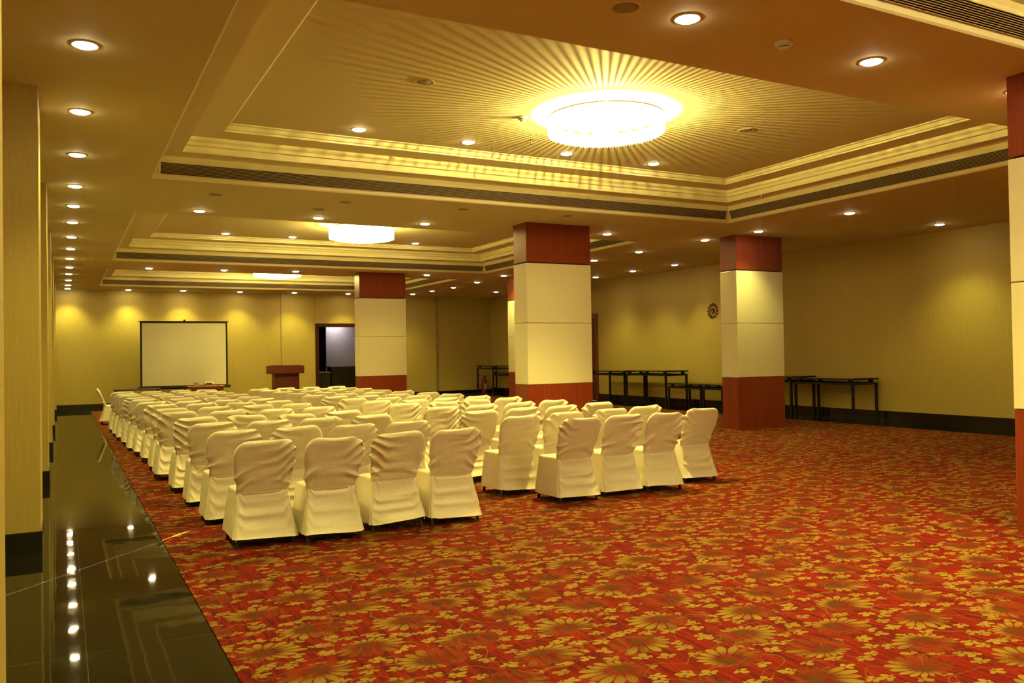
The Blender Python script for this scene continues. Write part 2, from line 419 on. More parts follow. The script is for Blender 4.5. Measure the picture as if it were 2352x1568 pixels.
# room beyond
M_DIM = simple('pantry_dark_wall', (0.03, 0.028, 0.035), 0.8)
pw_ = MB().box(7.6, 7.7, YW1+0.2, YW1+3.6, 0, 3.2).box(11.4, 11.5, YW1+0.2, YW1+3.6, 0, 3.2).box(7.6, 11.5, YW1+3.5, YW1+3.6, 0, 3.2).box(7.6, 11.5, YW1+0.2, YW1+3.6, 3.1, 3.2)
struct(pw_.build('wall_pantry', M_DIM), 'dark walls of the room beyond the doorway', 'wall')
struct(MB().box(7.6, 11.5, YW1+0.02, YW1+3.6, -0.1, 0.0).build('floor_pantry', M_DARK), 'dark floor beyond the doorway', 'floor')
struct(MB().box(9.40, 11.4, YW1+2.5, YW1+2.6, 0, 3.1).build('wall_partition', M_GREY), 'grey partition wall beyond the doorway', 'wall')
pl = bpy.data.lights.new('pantry_lamp', 'AREA'); pl.energy = 14; pl.size = 0.5; pl.color = (1.0, 0.86, 0.80)
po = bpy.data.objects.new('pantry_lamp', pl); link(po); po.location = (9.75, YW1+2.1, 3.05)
tag(po, 'lamp on the ceiling of the room beyond the doorway', 'lamp')

# window_1 between the first two piers: opening with curtains not quite closed
w1 = empty('window_1', (XW0, 6.42, 0.35)); struct(w1, 'tall window hidden between the first piers', 'window')
fr = MB().box(-0.2, -0.14, -0.68, -0.62, 0, 2.4).box(-0.2, -0.14, 0.62, 0.68, 0, 2.4).box(-0.2, -0.14, -0.62, 0.62, 0, 0.06).box(-0.2, -0.14, -0.62, 0.62, 2.34, 2.4)
fr.build('window_frame', M_DARKWOOD, w1)
def curtain(y0, y1, label):
    n = max(8, int((y1-y0)/0.012)); a = []; bvert = []
    for i in range(n+1):
        y = y0+(y1-y0)*i/n; x = 0.03*math.sin(y*55)+XW0+0.075
        a.append((x, y, 0.02)); bvert.append((x, y, 2.95))
    th = [(p[0]+0.006, p[1], p[2]) for p in reversed(a)]; tb = [(p[0]+0.006, p[1], p[2]) for p in reversed(bvert)]
    o = MB().loft([a+th, bvert+tb]).build('curtain', M_CURTAIN)
    tag(o, label, 'curtain', 'curtains of the left window'); return o
SLIT = 6.13
curtain(5.55, SLIT-0.012, 'beige curtain nearer the camera covering the left window')
curtain(SLIT+0.012, 7.35, 'beige curtain farther from the camera covering the left window')
MB().tube([(XW0+0.075, 5.5, 2.97), (XW0+0.075, 7.4, 2.97)], 0.015).build('curtain_rail', M_BRASS)
tag(bpy.data.objects['curtain_rail'], 'brass rail carrying the two curtains of the left window', 'rail')
MB().box(XW0+0.003, XW0+0.16, 5.5, 7.4, 2.99, 3.10).build('pelmet', M_DARKWOOD)
tag(bpy.data.objects['pelmet'], 'dark wooden pelmet board above the curtain rail', 'pelmet')

# ------------------------------------------------------------------ columns
def column(x0, x1, y0, y1, label):
    c = empty('column', ((x0+x1)/2, (y0+y1)/2, 0), 0, label, 'column')
    a, b = (x1-x0)/2, (y1-y0)/2
    MB().bbox(-a, a, -b, b, 0.0, 1.052, 0.003).build('base_panel', M_WOOD, c)
    g = 0.004
    MB().bbox(-a-g, a+g, -b-g, b+g, 1.056, 2.147, 0.006).build('cream_panel', M_PANEL, c)
    MB().bbox(-a-g, a+g, -b-g, b+g, 2.153, 3.218, 0.006).build('cream_panel', M_PANEL, c)
    MB().bbox(-a, a, -b, b, 3.236, H, 0.003).build('capital_panel', M_WOOD, c)
    MB().box(-a+0.03, a-0.03, -b+0.03, b-0.03, 1.03, 3.26).build('core', M_BLACK, c)
    return c
column(7.258, 8.612, 12.957, 13.432, 'cream and red-wood square column in the middle of the photo')
column(11.987, 13.262, 12.75, 13.22, 'cream and red-wood column in front of the right wall')
column(7.258, 8.612, 22.438, 22.887, 'cream and red-wood column beside the open doorway')
column(11.99, 13.26, 22.16, 22.62, 'cream and red-wood column mostly hidden behind the middle one')
column(7.258, 8.612, 3.88, 4.36, 'cream and red-wood column cut off by the right edge')

# ------------------------------------------------------------------ air grilles in the recess cornices
ORD = ['first', 'second', 'third', 'fourth', 'fifth', 'sixth', 'seventh', 'eighth', 'ninth', 'tenth', 'eleventh', 'twelfth', 'thirteenth', 'fourteenth', 'fifteenth']
def grille(ci, side):
    y0, y1 = COFF[ci]
    L = (XR-XL-0.22) if side == 'far' else (y1-y0-0.22)
    if side == 'far':
        g = empty('air_grille', ((XL+XR)/2, y1, H), 0)
    else:
        g = empty('air_grille', (XR, (y0+y1)/2, H), -PI/2)
    which = {0: 'recess cut by the top edge', 1: 'large front ceiling recess', 2: 'middle ceiling recess', 3: 'farthest ceiling recess'}[ci]
    tag(g, ('dark slatted air grille on the %s side of the %s' % ('far' if side == 'far' else 'right', which)), 'grille', 'air grilles of the ceiling recesses')
    # cornice face runs from inset .025/z .062 to .075/.208 ; local y = -inset
    def P(f, out): # f 0..1 up the face, out = distance off the face
        n = Vector((0, -0.946, -0.324))
        return Vector((0, -0.025-0.05*f, 0.062+0.146*f)) + n*out
    def bar(f0, f1, o0, o1, l=L/2):
        pts = [P(f0, o0), P(f0, o1), P(f1, o1), P(f1, o0)]
        return [[(-l, p.y, p.z) for p in pts], [(l, p.y, p.z) for p in pts]]
    MB().loft(bar(0.02, 0.98, 0.001, 0.004)).build('duct_backing', M_VOID, g)
    s = MB(); n = 10
    for k in range(n):
        f = 0.03+0.94*k/(n-1)
        s.loft(bar(f-0.017, f+0.017, 0.004, 0.016))
    s.build('slats', M_GRILLE, g)
    fb = MB()
    for sx in (-1, 1):
        pts = [P(0.0, 0.0), P(0.0, 0.018), P(1.0, 0.018), P(1.0, 0.0)]
        fb = MB(); fb.loft([[(sx*(L/2), p.y, p.z) for p in pts], [(sx*(L/2+0.02), p.y, p.z) for p in pts]])
        fb.build('end_frame', M_MOULD, g)
for ci in range(4):
    grille(ci, 'far'); grille(ci, 'right')

# ------------------------------------------------------------------ chandeliers
CH = [('nearest, above the viewer and out of frame', -0.0), ('front', 0), ('middle', 0), ('farthest', 0)]
M_CRYS = emit('lit_crystal', (1.0, 0.82, 0.30), E_CHAND)
M_CRYSF = emit('lit_crystal_far', (1.0, 0.82, 0.30), E_CHAND*0.55)
M_CRYS0 = emit('lit_crystal_boosted', (1.0, 0.82, 0.34), E_CHAND*1.9)  # emission raised on the unseen front chandelier to brighten the foreground
def chandelier(ci, label):
    y0, y1 = COFF[ci]; cx, cy = (XL+XR)/2, (y0+y1)/2
    zc = H+DZ
    c = empty('chandelier', (cx, cy, zc), 0, label, 'chandelier', 'crystal drum chandeliers')
    c.scale = (1, 1, (1.0, 0.86, 1.10, 1.40)[ci])
    R0 = 0.72
    MB().lathe([(0.30, -0.012), (0.30, 0.0)], n=64).build('ceiling_plate', M_BRASS, c)
    MB().lathe([(R0-0.02, -0.075), (R0+0.0, -0.075), (R0+0.004, -0.066), (R0-0.0, -0.058), (R0-0.02, -0.058)], n=96, cap=False).build('brass_hoop', M_BRASS, c)
    # hanging crystal rods: outer drum plus inner tiers, ragged lower edge
    s = MB(); n = 120
    for k in range(n):
        a = 2*PI*k/n; r = R0-0.01
        zb_ = -0.262-0.012*rnd.random(); wd = 0.0125
        x, y = r*math.cos(a), r*math.sin(a); tx, ty = -math.sin(a)*wd, math.cos(a)*wd; nx, ny = math.cos(a)*0.008, math.sin(a)*0.008
        ring = lambda z, f: [(x+tx*f, y+ty*f, z), (x+nx*f, y+ny*f, z), (x-tx*f, y-ty*f, z), (x-nx*f, y-ny*f, z)]
        s.loft([ring(-0.078, 0.8), ring(-0.10, 1), ring(zb_, 1), ring(zb_-0.02, 0.15)])
    o = s.build('crystal_rods', (M_CRYS0, M_CRYS, M_CRYSF, M_CRYSF)[ci], c); o['kind'] = 'stuff'
    s = MB()
    for (r, zb0, n) in ((0.60, -0.285, 64), (0.46, -0.30, 50), (0.30, -0.31, 34), (0.14, -0.315, 16)):
        for k in range(n):
            a = 2*PI*(k+0.5)/n; zb_ = zb0-0.012*rnd.random(); wd = 0.026
            x, y = r*math.cos(a), r*math.sin(a); tx, ty = -math.sin(a)*wd, math.cos(a)*wd; nx, ny = math.cos(a)*0.008, math.sin(a)*0.008
            ring = lambda z, f: [(x+tx*f, y+ty*f, z), (x+nx*f, y+ny*f, z), (x-tx*f, y-ty*f, z), (x-nx*f, y-ny*f, z)]
            s.loft([ring(-0.245, 1), ring(zb_, 1), ring(zb_-0.015, 0.15)])
    o = s.build('inner_crystals', (M_CRYS0, M_CRYS, M_CRYSF, M_CRYSF)[ci], c); o['kind'] = 'stuff'
    for q in range(4):
        a = q*PI/2+0.4
        MB().lathe([(0.004, 0.0), (0.02, -0.008), (0.02, -0.06), (0.012, -0.075)], 0, 0, 12).build('lamp_holder', M_BRASS, c, loc=(0.18*math.cos(a), 0.18*math.sin(a), -0.012))
    ld = bpy.data.lights.new('bulb', 'POINT'); ld.energy = P_CHAND*(1, 1, 0.7, 0.7)[ci]; ld.color = WARM; ld.shadow_soft_size = 0.02
    lo = bpy.data.objects.new('bulb', ld); link(lo); lo.parent = c; lo.location = (0, 0, -0.225)
    return c
chandelier(0, 'unseen round crystal chandelier above the frame, boosted to light the foreground')
chandelier(1, 'largest round crystal drum chandelier, in the front ceiling recess')
chandelier(2, 'round crystal drum chandelier in the middle ceiling recess')
chandelier(3, 'round crystal chandelier showing only its lower rim, farthest recess')

# ------------------------------------------------------------------ downlights
_sp = {}
def downlight(x, y, z, label, group, power=1.0):
    if not _sp:
        d = empty('downlight', (x, y, z))
        MB().lathe([(0.082, -0.002), (0.100, -0.002), (0.104, 0.0), (0.100, -0.006), (0.088, -0.009), (0.082, -0.006)], n=32, cap=False).build('trim_ring', M_TRIMW, d, True)
        MB().lathe([(0.082, 0.0), (0.080, -0.010), (0.06, -0.020), (0.02, -0.025), (0.003, -0.026)], n=28).build('lamp_glass', M_SPOT, d, True)
        ld = bpy.data.lights.new('downlight_beam', 'SPOT'); ld.energy = P_SPOT; ld.color = SPOT_COL
        ld.spot_size = math.radians(104); ld.spot_blend = 0.8; ld.shadow_soft_size = 0.07
        lo = bpy.data.objects.new('beam', ld); link(lo); lo.parent = d; lo.location = (0, 0, -0.04)
        _sp['p'] = d
    else:
        d = copy_tree(_sp['p']); d.location = (x, y, z)
    return tag(d, label, 'downlight', group)
g = 'downlights over the granite aisle'
for i, y in enumerate([6.92, 8.80, 10.66, 12.59, 14.21, 15.9, 17.8, 19.68, 21.6, 23.57, 25.4, 27.32, 29.12, 30.5]):
    downlight(0.163, y, H, 'recessed round downlight, %s from the camera in the left aisle row' % ORD[i], g)
for i, y in enumerate((5.07, 3.2, 1.4, -0.4, -2.2)):  # unseen repeats of the aisle row, added to light the foreground
    downlight(0.163, y, H, 'added unseen downlight over the aisle, lighting the foreground, number %s before the visible ones' % ORD[i], g)
def row(pts, g, fmt):
    for i, (x, y) in enumerate(pts): downlight(x, y, H, fmt % ORD[i], g)
row([(3.89, 4.57), (5.83, 4.6), (7.74, 4.55), (9.6, 4.55)], 'downlights before the front recess', 'recessed downlight, %s from the left at the top of the photo')
row([(1.92, 13.95), (3.80, 13.9), (5.68, 13.8), (9.48, 13.65)], 'downlights between front and middle recess', 'recessed downlight, %s from the left between front and middle recess')
row([(1.96, 23.2), (3.78, 23.1), (5.59, 22.8), (9.34, 22.6)], 'downlights between middle and far recess', 'recessed downlight, %s from the left between middle and far recess')
row([(1.94, 30.5), (3.64, 30.45), (5.5, 30.4), (7.38, 30.32), (9.35, 30.25), (11.72, 29.78)], 'downlights washing the end wall', 'recessed downlight, %s from the left washing the end wall')
for x, y, z in ((1.95, 4.57, H), (1.95, -3.6, H), (3.9, -3.6, H), (5.8, -3.6, H), (7.7, -3.6, H), (3.4, 2.7, H+DZ), (4.96, 2.7, H+DZ), (6.56, 2.7, H+DZ), (8.16, 2.7, H+DZ), (3.4, -1.8, H+DZ), (5.9, -1.8, H+DZ), (8.16, -1.8, H+DZ), (11.9, 4.5, H), (11.9, 1.0, H)):  # unseen lamps added to brighten near chairs, piers and column fronts
    downlight(x, y, z, 'added downlight out of frame, lighting the front part of the hall', 'added downlights out of frame')
row([(11.98, 9.96), (12.09, 12.22), (11.95, 13.62), (11.87, 15.81), (11.89, 17.72), (11.60, 22.10), (11.82, 24.38), (11.94, 26.52), (11.84, 28.18)], 'downlights right of the recesses', 'recessed downlight, %s from the camera in the row right of the recesses')
row([(14.73, 10.19), (14.58, 17.85), (14.49, 19.61), (14.53, 21.58), (14.31, 27.91)], 'downlights along the right wall', 'recessed downlight, %s from the camera along the right wall')
for ci, y, nm in ((1, 10.45, 'front'), (2, 20.50, 'middle'), (3, 28.0, 'farthest')):
    for i, x in enumerate((3.40, 4.96, 6.56, 8.16)):
        if ci == 2 and i == 2: continue
        if ci == 3 and i in (2,): continue
        n_ = [ORD[0], ORD[1], ORD[2], ORD[3]][i]
        downlight(x, y, H+DZ, 'downlight inside the %s recess, %s position from the left' % (nm, n_), 'downlights inside the recesses')

# ------------------------------------------------------------------ ceiling speakers, detectors, sprinklers
def speaker(x, y, z, label):
    d = empty('ceiling_speaker', (x, y, z), 0, label, 'speaker', 'ceiling speakers')
    MB().lathe([(0.105, 0.0), (0.105, -0.006), (0.098, -0.010), (0.09, -0.007)], n=36, cap=False).build('rim', M_CEIL, d, True)
    MB().lathe([(0.096, -0.001), (0.094, -0.006), (0.04, -0.009), (0.005, -0.009)], n=36).build('grille_cloth', M_GREYMESH, d, True)
speaker(3.38, 4.6, H, 'round ceiling speaker at the top edge of the photo')
speaker(1.93, 12.46, H, 'flat round ceiling speaker, leftmost of four behind the front recess')
speaker(3.79, 12.33, H, 'flat round ceiling speaker, second of four behind the front recess')
speaker(5.68, 12.19, H, 'flat round ceiling speaker, third of four behind the front recess')
speaker(7.57, 12.09, H, 'flat round ceiling speaker, nearest the top of the middle column')
speaker(3.58, 13.08, H, 'pale round ceiling speaker beside the second downlight')
speaker(3.45, 8.33, H+DZ, 'round ceiling speaker left of the largest chandelier')
speaker(8.06, 8.33, H+DZ, 'round ceiling speaker right of the largest chandelier')
def detector(x, y, z, label):
    d = empty('smoke_detector', (x, y, z), 0, label, 'smoke detector', 'smoke detectors')
    MB().lathe([(0.066, 0.0), (0.066, -0.018), (0.058, -0.03), (0.03, -0.032)], n=28).build('detector_base', M_WHITEPL, d, True)
    MB().lathe([(0.03, -0.03), (0.042, -0.034), (0.042, -0.042), (0.03, -0.055), (0.008, -0.058)], n=24).build('sensor_cap', M_WHITEPL, d, True)
    MB().lathe([(0.0425, -0.036), (0.0435, -0.038), (0.0425, -0.040)], n=24, cap=False).build('vent_slot', M_BLACK, d)
detector(4.86, 4.61, H, 'white smoke detector between the two big top downlights')
detector(5.05, 9.05, H+DZ, 'white smoke detector lit by the largest chandelier')
def sprinkler(x, y, z, label):
    d = empty('sprinkler', (x, y, z), 0, label, 'sprinkler', 'ceiling sprinklers')
    MB().lathe([(0.035, 0.0), (0.035, -0.004), (0.012, -0.006), (0.010, -0.05), (0.004, -0.055)], n=18).build('stem', M_STEEL, d)
    MB().lathe([(0.022, -0.058), (0.022, -0.062), (0.004, -0.064)], n=18).build('deflector', M_STEEL, d)
sprinkler(1.42, 9.6, H+DZ-0.10, 'small sprinkler in the left corner of the front recess')
sprinkler(1.42, 17.7, H+DZ-0.10, 'small sprinkler in the left corner of the middle recess')
sprinkler(5.70, 9.98, H+DZ-0.0, 'small sprinkler below the largest chandelier in the photo')
sprinkler(10.47, 10.5, H+0.30, 'small sprinkler above the right grille of the front recess')

# ------------------------------------------------------------------ covered banquet chairs
def lerp(a, b, t): return a+(b-a)*t
def make_chair(seed, variant):
    """chair facing +Y; rear of the cover at -Y"""
    R_ = random.Random(seed)
    root = empty('banquet_chair', (0, 0, 0))
    ofs = Vector((R_.random()*50, R_.random()*50, R_.random()*50))
    # ---- back cover: stack of stadium rings
    top = 0.90; zb = 0.435
    slip = R_.uniform(-1, 1)
    amp = 0.013*R_.uniform(0.7, 1.5)
    def rid(p): return 1.0-2.0*abs(math.sin(p*0.5))**0.8
    dirn = R_.choice((-1, 1)); k1 = R_.uniform(46, 62); k2 = R_.uniform(55, 75)
    NL, NR_ = 64, 100
    rings = []
    sag = R_.uniform(-0.006, 0.006)
    for i in range(NL+1):
        t = i/NL
        z = lerp(zb, top, 1-(1-t)**1.25)
        f = (z-0.45)/(top-0.45)
        W = lerp(0.215, 0.264, max(0, f)**0.75) + 0.010*math.sin(PI*max(0, min(1, f)))
        rc = 0.125
        hw = W
        if z > top-rc:
            q = (z-(top-rc))/rc
            hw = W-rc*(1-math.sqrt(max(0, 1-q*q)))*0.95
        yc = lerp(-0.130, -0.312, max(0, f)**0.92)
        th = 0.037
        if z > top-0.055: th = 0.037*math.sqrt(max(0.02, 1-((z-(top-0.055))/0.055)**2))
        ring = []
        for k in range(NR_):
            a = 2*PI*k/NR_
            ca, sa = math.cos(a), math.sin(a)
            n_ = 0.35
            ex = math.copysign(abs(ca)**n_, ca); ey = math.copysign(abs(sa)**0.62, sa)
            x = hw*ex*(1-0.0*abs(sa)); y = th*ey
            u = x/max(hw, 1e-4)
            # crown of the top edge dips in the middle like stretched cloth
            zz = z
            if t > 0.7: zz += (0.010*(u*u)-0.006)*(t-0.7)/0.3 + sag*u*(t-0.7)/0.3
            # wrinkles
            env = math.sin(PI*min(1, max(0, f)*0.95+0.05))
            wv = noise.noise(Vector((x*3.2, z*3.0, 0.7))+ofs)
            lower = math.exp(-((z-0.52)/0.13)**2); upper = math.exp(-((z-0.80)/0.10)**2)
            ph1 = (z+0.55*abs(x)-0.0)*k1+wv*7
            corner = max(0, abs(u)-0.25)
            d = amp*lower*corner*1.6*rid(ph1)
            ph2 = (z-dirn*0.42*x)*k2+wv*8
            side = max(0, dirn*u+0.45)
            d += amp*0.85*upper*side*rid(ph2)
            if variant == 1: d += amp*1.25*env*max(0, u+0.2)*rid((z-0.75*x-0.5*x*x)*68+wv*5)
            if variant == 3: d += amp*1.0*env*max(0, 0.3-u)*rid((z+0.65*x)*60+wv*6)
            d += 0.006*noise.noise(Vector((x*9, y*9, z*9))+ofs)
            d *= max(0.0, min(1.0, (z-0.47)/0.06))
            # hollow rear between the frame uprights, belly where it meets the seat
            if sa < 0: d -= 0.012*env*(1-u*u) ; d += 0.006*math.exp(-((z-0.58)/0.035)**2)*(1-u*u)
            ring.append((x+ex*d*0.6, yc+y+(-d if sa < 0 else d*0.5), zz))
        rings.append(ring)
    MB().loft(rings).build('back_cover', M_CLOTH, root, True)
    # ---- skirt and seat cover: rings round the seat
    N = 148
    hem = 0.075+R_.uniform(-0.02, 0.02); lift = R_.uniform(0.0, 0.035); lifts = R_.choice((-1, 1))
    ksw = R_.uniform(7.5, 10); swag = R_.uniform(0.25, 0.55); ampS = 0.012*R_.uniform(0.6, 1.4)
    def perim(k, n):
        """rounded rectangle parameter -> unit direction on the square (sx, sy) and side"""
        a = 2*PI*(k+0.5)/n
        c, s = math.cos(a), math.sin(a)
        p = 0.11
        return math.copysign(abs(c)**p, c), math.copysign(abs(s)**p, s)
    levels = [i/40 for i in range(41)]
    rings = []
    for t in levels:
        ring = []
        for k in range(N):
            ux, uy = perim(k, N)
            zt = 0.455
            z = lerp(hem, zt, t)
            z += (1-t)**2*(lift*max(0, lifts*ux)*0.8 + 0.010*noise.noise(Vector((ux*2, uy*2, 5))+ofs))
            hx = lerp(0.262, 0.225, t**1.2); hf = lerp(0.262, 0.245, t); hb = lerp(0.272, 0.163, t**0.72)
            # seams puff at the corners
            if uy < 0: hx *= 1-0.07*t*min(1, -uy)
            x = ux*hx; y = uy*(hf if uy > 0 else hb)
            d = 0.0
            if uy < -0.9:      # rear: swags slung between the two waist corners
                v = 1-t
                wr = noise.noise(Vector((ux*1.3, v*2, 0))+ofs)
                d += ampS*1.1*rid((v-swag*(1-ux*ux)*(0.5+0.7*v))*ksw*2.6+wr*3.0)*(1-abs(ux)**5)*(0.45+0.55*math.sin(PI*v))*(0.6+0.8*abs(wr))
                d += 0.004*rid((abs(ux)*0.8+v)*34+wr*9)*max(0, 1-v*1.4)*abs(ux)
                d -= 0.012*(1-ux*ux)*math.sin(PI*t)
                y -= d
            elif uy > 0.9:
                y += ampS*0.8*math.sin(ux*9+ofs.x)*(1-t)
            else:
                d = ampS*1.1*math.sin(uy*6.5+ofs.y+t*1.5)*(1-t)**0.8
                d += 0.006*noise.noise(Vector((uy*3, t*4, 1.0))+ofs)
                x += math.copysign(d, ux)
            ring.append((x, y, z))
        rings.append(ring)
    last = rings[-1]
    for (s, dz) in ((0.985, 0.010), (0.95, 0.017), (0.85, 0.021), (0.6, 0.024), (0.3, 0.026), (0.04, 0.026)):
        cy = 0.02
        rings.append([(p[0]*s, cy+(p[1]-cy)*s, 0.455+dz+0.003*noise.noise(Vector((p[0]*s*14, p[1]*s*14, 2))+ofs)) for p in last])
    b = MB(); b.loft(rings, cap=False); n0 = (len(rings)-1)*N; b.f.append(tuple(n0+i for i in range(N)))
    sk = b.build('skirt_cover', M_CLOTH, root, True)
    # piping along the two rear skirt corners
    for sx in (-1, 1):
        pts = [(sx*(lerp(0.262, 0.225, t**1.2)*(1-0.07*t)*0.962), -(lerp(0.272, 0.163, t**0.72))*0.962, lerp(hem+0.004, 0.455, t)) for t in [i/12 for i in range(13)]]
        MB().tube(pts, 0.0035, 6).build('corner_seam', M_CLOTH, sk, True)
    # black square-tube legs
    for sx in (-1, 1):
        for (y0, y1) in ((-0.225, -0.10), (0.225, 0.17)):
            x0 = sx*0.237
            q = 0.012
            ring = lambda cx, cy, z: [(cx-q, cy-q, z), (cx+q, cy-q, z), (cx+q, cy+q, z), (cx-q, cy+q, z)]
            MB().loft([ring(x0, y0, 0.0), ring(sx*0.19, y1, 0.40)]).build('leg', M_BLACK, root)
    return root
protos = [make_chair(11+i*7, i % 5) for i in range(7)]
TAB = [[(1.507, 7.525), (1.465, 8.727), (1.445, 9.882), (1.407, 10.934), (1.342, 12.191), (1.357, 13.113), (1.344, 14.324), (1.307, 15.428), (1.266, 16.412), (1.241, 17.459), (1.199, 18.56), (1.184, 19.532), (1.171, 20.677)], [(2.071, 7.413), (2.077, 8.798), (2.033, 9.807), (1.982, 10.904), (1.946, 12.045), (1.96, 13.12), (1.935, 14.287), (1.868, 15.219), (1.881, 16.418), (1.838, 17.424), (1.772, 18.449), (1.739, 19.377), (1.732, 20.413)], [(2.695, 7.53), (2.635, 8.667), (2.624, 9.887), (2.536, 10.705), (2.556, 11.883), (2.56, 13.134), (2.494, 14.077), (2.459, 15.112), (2.461, 16.314), (2.425, 17.303), (2.368, 18.392), (2.351, 19.387), (2.338, 20.489)], [(3.277, 7.528), (3.228, 8.684), (3.245, 9.917), (3.186, 10.879), (3.157, 11.946), (3.127, 13.051), (3.078, 14.071), (3.02, 15.034), (3.006, 16.065), (2.975, 17.215), (2.92, 18.252), (2.909, 19.367), (2.877, 20.412)], [(4.873, 7.862), (4.563, 8.605), (4.575, 9.703), (4.521, 10.752), (4.428, 11.894), (4.358, 12.922), (4.266, 13.862), (4.245, 14.849), (4.124, 15.753), (4.066, 16.859), (4.006, 17.763), (3.95, 18.755), (3.932, 19.797)], [(5.535, 7.946), (5.228, 8.734), (5.255, 9.816), (5.158, 10.837), (5.01, 11.861), (4.916, 12.788), (4.862, 13.813), (4.801, 14.754), (4.746, 15.856), (4.632, 16.868), (4.589, 17.852), (4.535, 18.826), (4.533, 19.871)], [(6.041, 7.906), (5.97, 8.869), (5.867, 9.857), (5.843, 10.964), (5.678, 12.121), (5.538, 12.921), (5.51, 14.067), (5.422, 14.918), (5.347, 15.933), (5.221, 16.878), (5.171, 17.847), (5.093, 18.735), (5.103, 19.809)], [(6.847, 8.207), (6.648, 9.061), (6.606, 10.089), (6.476, 11.082), (6.358, 12.299), (6.188, 13.104), (6.174, 14.155), (6.055, 14.993), (5.972, 16.064), (5.823, 16.943), (5.746, 17.9), (5.699, 18.81), (5.706, 19.761)]]
for i in range(13):
    for grp in ((0, 1, 2, 3), (4, 5, 6, 7)):
        for _ in range(20):
            for a, b in zip(grp, grp[1:]):
                xa, xb = TAB[a][i][0], TAB[b][i][0]
                if xb-xa < 0.556:
                    q = (0.556-(xb-xa))/2
                    TAB[a][i] = (xa-q, TAB[a][i][1]); TAB[b][i] = (xb+q, TAB[b][i][1])
used = set()
names = ['granite aisle', 'granite aisle', 'granite aisle', 'granite aisle', 'centre aisle', 'centre aisle', 'centre aisle', 'centre aisle']
cr = random.Random(3)
# rows whose covers are strongly twisted in the photograph
TW = {(3, 4): 1, (4, 5): 1, (4, 4): 1, (3, 5): 1, (4, 3): 1, (0, 0): 3}
count = 0
def chair_at(x, y, rz, label, group, pi):
    if pi not in used:
        used.add(pi); c = protos[pi]
    else: c = copy_tree(protos[pi])
    c.location = (x, y, 0.0085 if x > XC else 0); c.rotation_euler = (0, 0, rz)
    return tag(c, label, 'chair', group)
order = [(j, i) for i in range(13) for j in range(8)]
for (j, i) in order:
    x, y = TAB[j][i]
    blk = 'left' if j < 4 else 'right'; jj = j % 4
    seat = ['first seat', 'second seat', 'third seat', 'last seat'][jj]
    lab = 'cream-covered banquet chair, %s block, %s row from camera, %s from the left' % (blk, ORD[i], seat)
    pi = cr.randrange(7)
    if (j, i) in ((0, 0), (1, 0), (2, 0), (3, 0), (4, 0), (5, 0), (6, 0)): pi = [0, 2, 3, 4, 5, 6, 2][j]
    if (j, i) in TW: pi = 1
    chair_at(x, y, cr.uniform(-0.02, 0.02), lab, '%s block of covered chairs' % blk, pi)
chair_at(1.07, 23.42, -PI/2, 'cream-covered chair turned sideways at the far end of the aisle', 'chairs', 0)

# ------------------------------------------------------------------ projection screen
def screen():
    y = 29.6
    s = empty('projection_screen', (3.57, y, 0), 0, 'white pull-up projection screen with black borders on a tripod', 'projection screen')
    MB().box(-1.30, 1.30, -0.004, 0.0, 0.74, 2.82).build('screen_fabric', M_SCREEN, s)
    MB().box(-1.36, -1.30, -0.005, 0.0, 0.72, 2.84).box(1.30, 1.36, -0.005, 0.0, 0.72, 2.84).box(-1.36, 1.36, -0.005, 0, 2.80, 2.845).box(-1.36, 1.36, -0.005, 0, 0.70, 0.745).build('black_border', M_BLACK, s)
    MB().tube([(-1.40, 0.0, 2.855), (1.40, 0.0, 2.855)], 0.016, 10).build('top_bar', M_BLACK, s)
    MB().tube([(-1.44, 0.0, 0.68), (1.44, 0.0, 0.68)], 0.045, 16).build('roller_case', M_BLACK, s, True)
    MB().tube([(0.0, 0.06, 0.25), (0.0, 0.06, 2.90)], 0.014, 10).build('mast', M_BLACK, s)
    MB().bbox(-0.03, 0.03, 0.0, 0.09, 2.86, 2.92).build('hook', M_BLACK, s)
    for a in (PI/2, PI/2+2.1, PI/2-2.1):
        MB().tube([(0.0, 0.06, 0.62), (0.55*math.cos(a), 0.06+0.55*math.sin(a), 0.0)], 0.012, 8).build('leg', M_BLACK, s)
screen()
# low dark table on the left of the screen
lt = empty('low_table', (2.05, 28.75, 0), 0, 'low dark table standing left of the projection screen', 'table')
MB().bbox(-0.66, 0.66, -0.28, 0.32, 0.66, 0.70).build('tabletop', M_DARK, lt)
for sx in (-1, 1):
    for sy in (-1, 1): MB().box(sx*0.6-0.02, sx*0.6+0.02, sy*0.24-0.02, sy*0.24+0.02, 0, 0.66).build('leg', M_BLACK, lt)
# projector table
pt = empty('projector_table', (3.95, 27.6, 0), 0, 'reddish wooden side table carrying the projector and glasses', 'table')
MB().bbox(-0.54, 0.52, -0.26, 0.26, 0.745, 0.77).build('tabletop', M_TABLETOP, pt)
MB().bbox(-0.40, 0.48, -0.22, 0.22, 0.05, 0.745).build('cabinet_body', M_WOOD, pt)
for sx in (-0.36, 0.44):
    for sy in (-0.18, 0.18): MB().box(sx-0.02, sx+0.02, sy-0.02, sy+0.02, 0.008, 0.05).build('foot', M_BLACK, pt)
pr = empty('projector', (4.02, 27.6, 0.772), 0, 'white projector on the reddish side table', 'projector')
MB().bbox(-0.15, 0.15, -0.11, 0.11, 0.03, 0.115, 0.012).build('housing', M_WHITEPL, pr)
MB().bbox(-0.10, 0.08, -0.116, -0.108, 0.042, 0.082, 0.003).build('rear_panel', M_BLACK, pr)
for sx in (-0.12, 0.12):
    for sy in (-0.08, 0.08): MB().lathe([(0.012, 0.0), (0.014, 0.03)], sx, sy, 10).build('foot', M_BLACK, pr)
MB().lathe([(0.04, 0.0), (0.04, 0.02)], 0, 0, 20).build('lens', M_BLACK, pr)
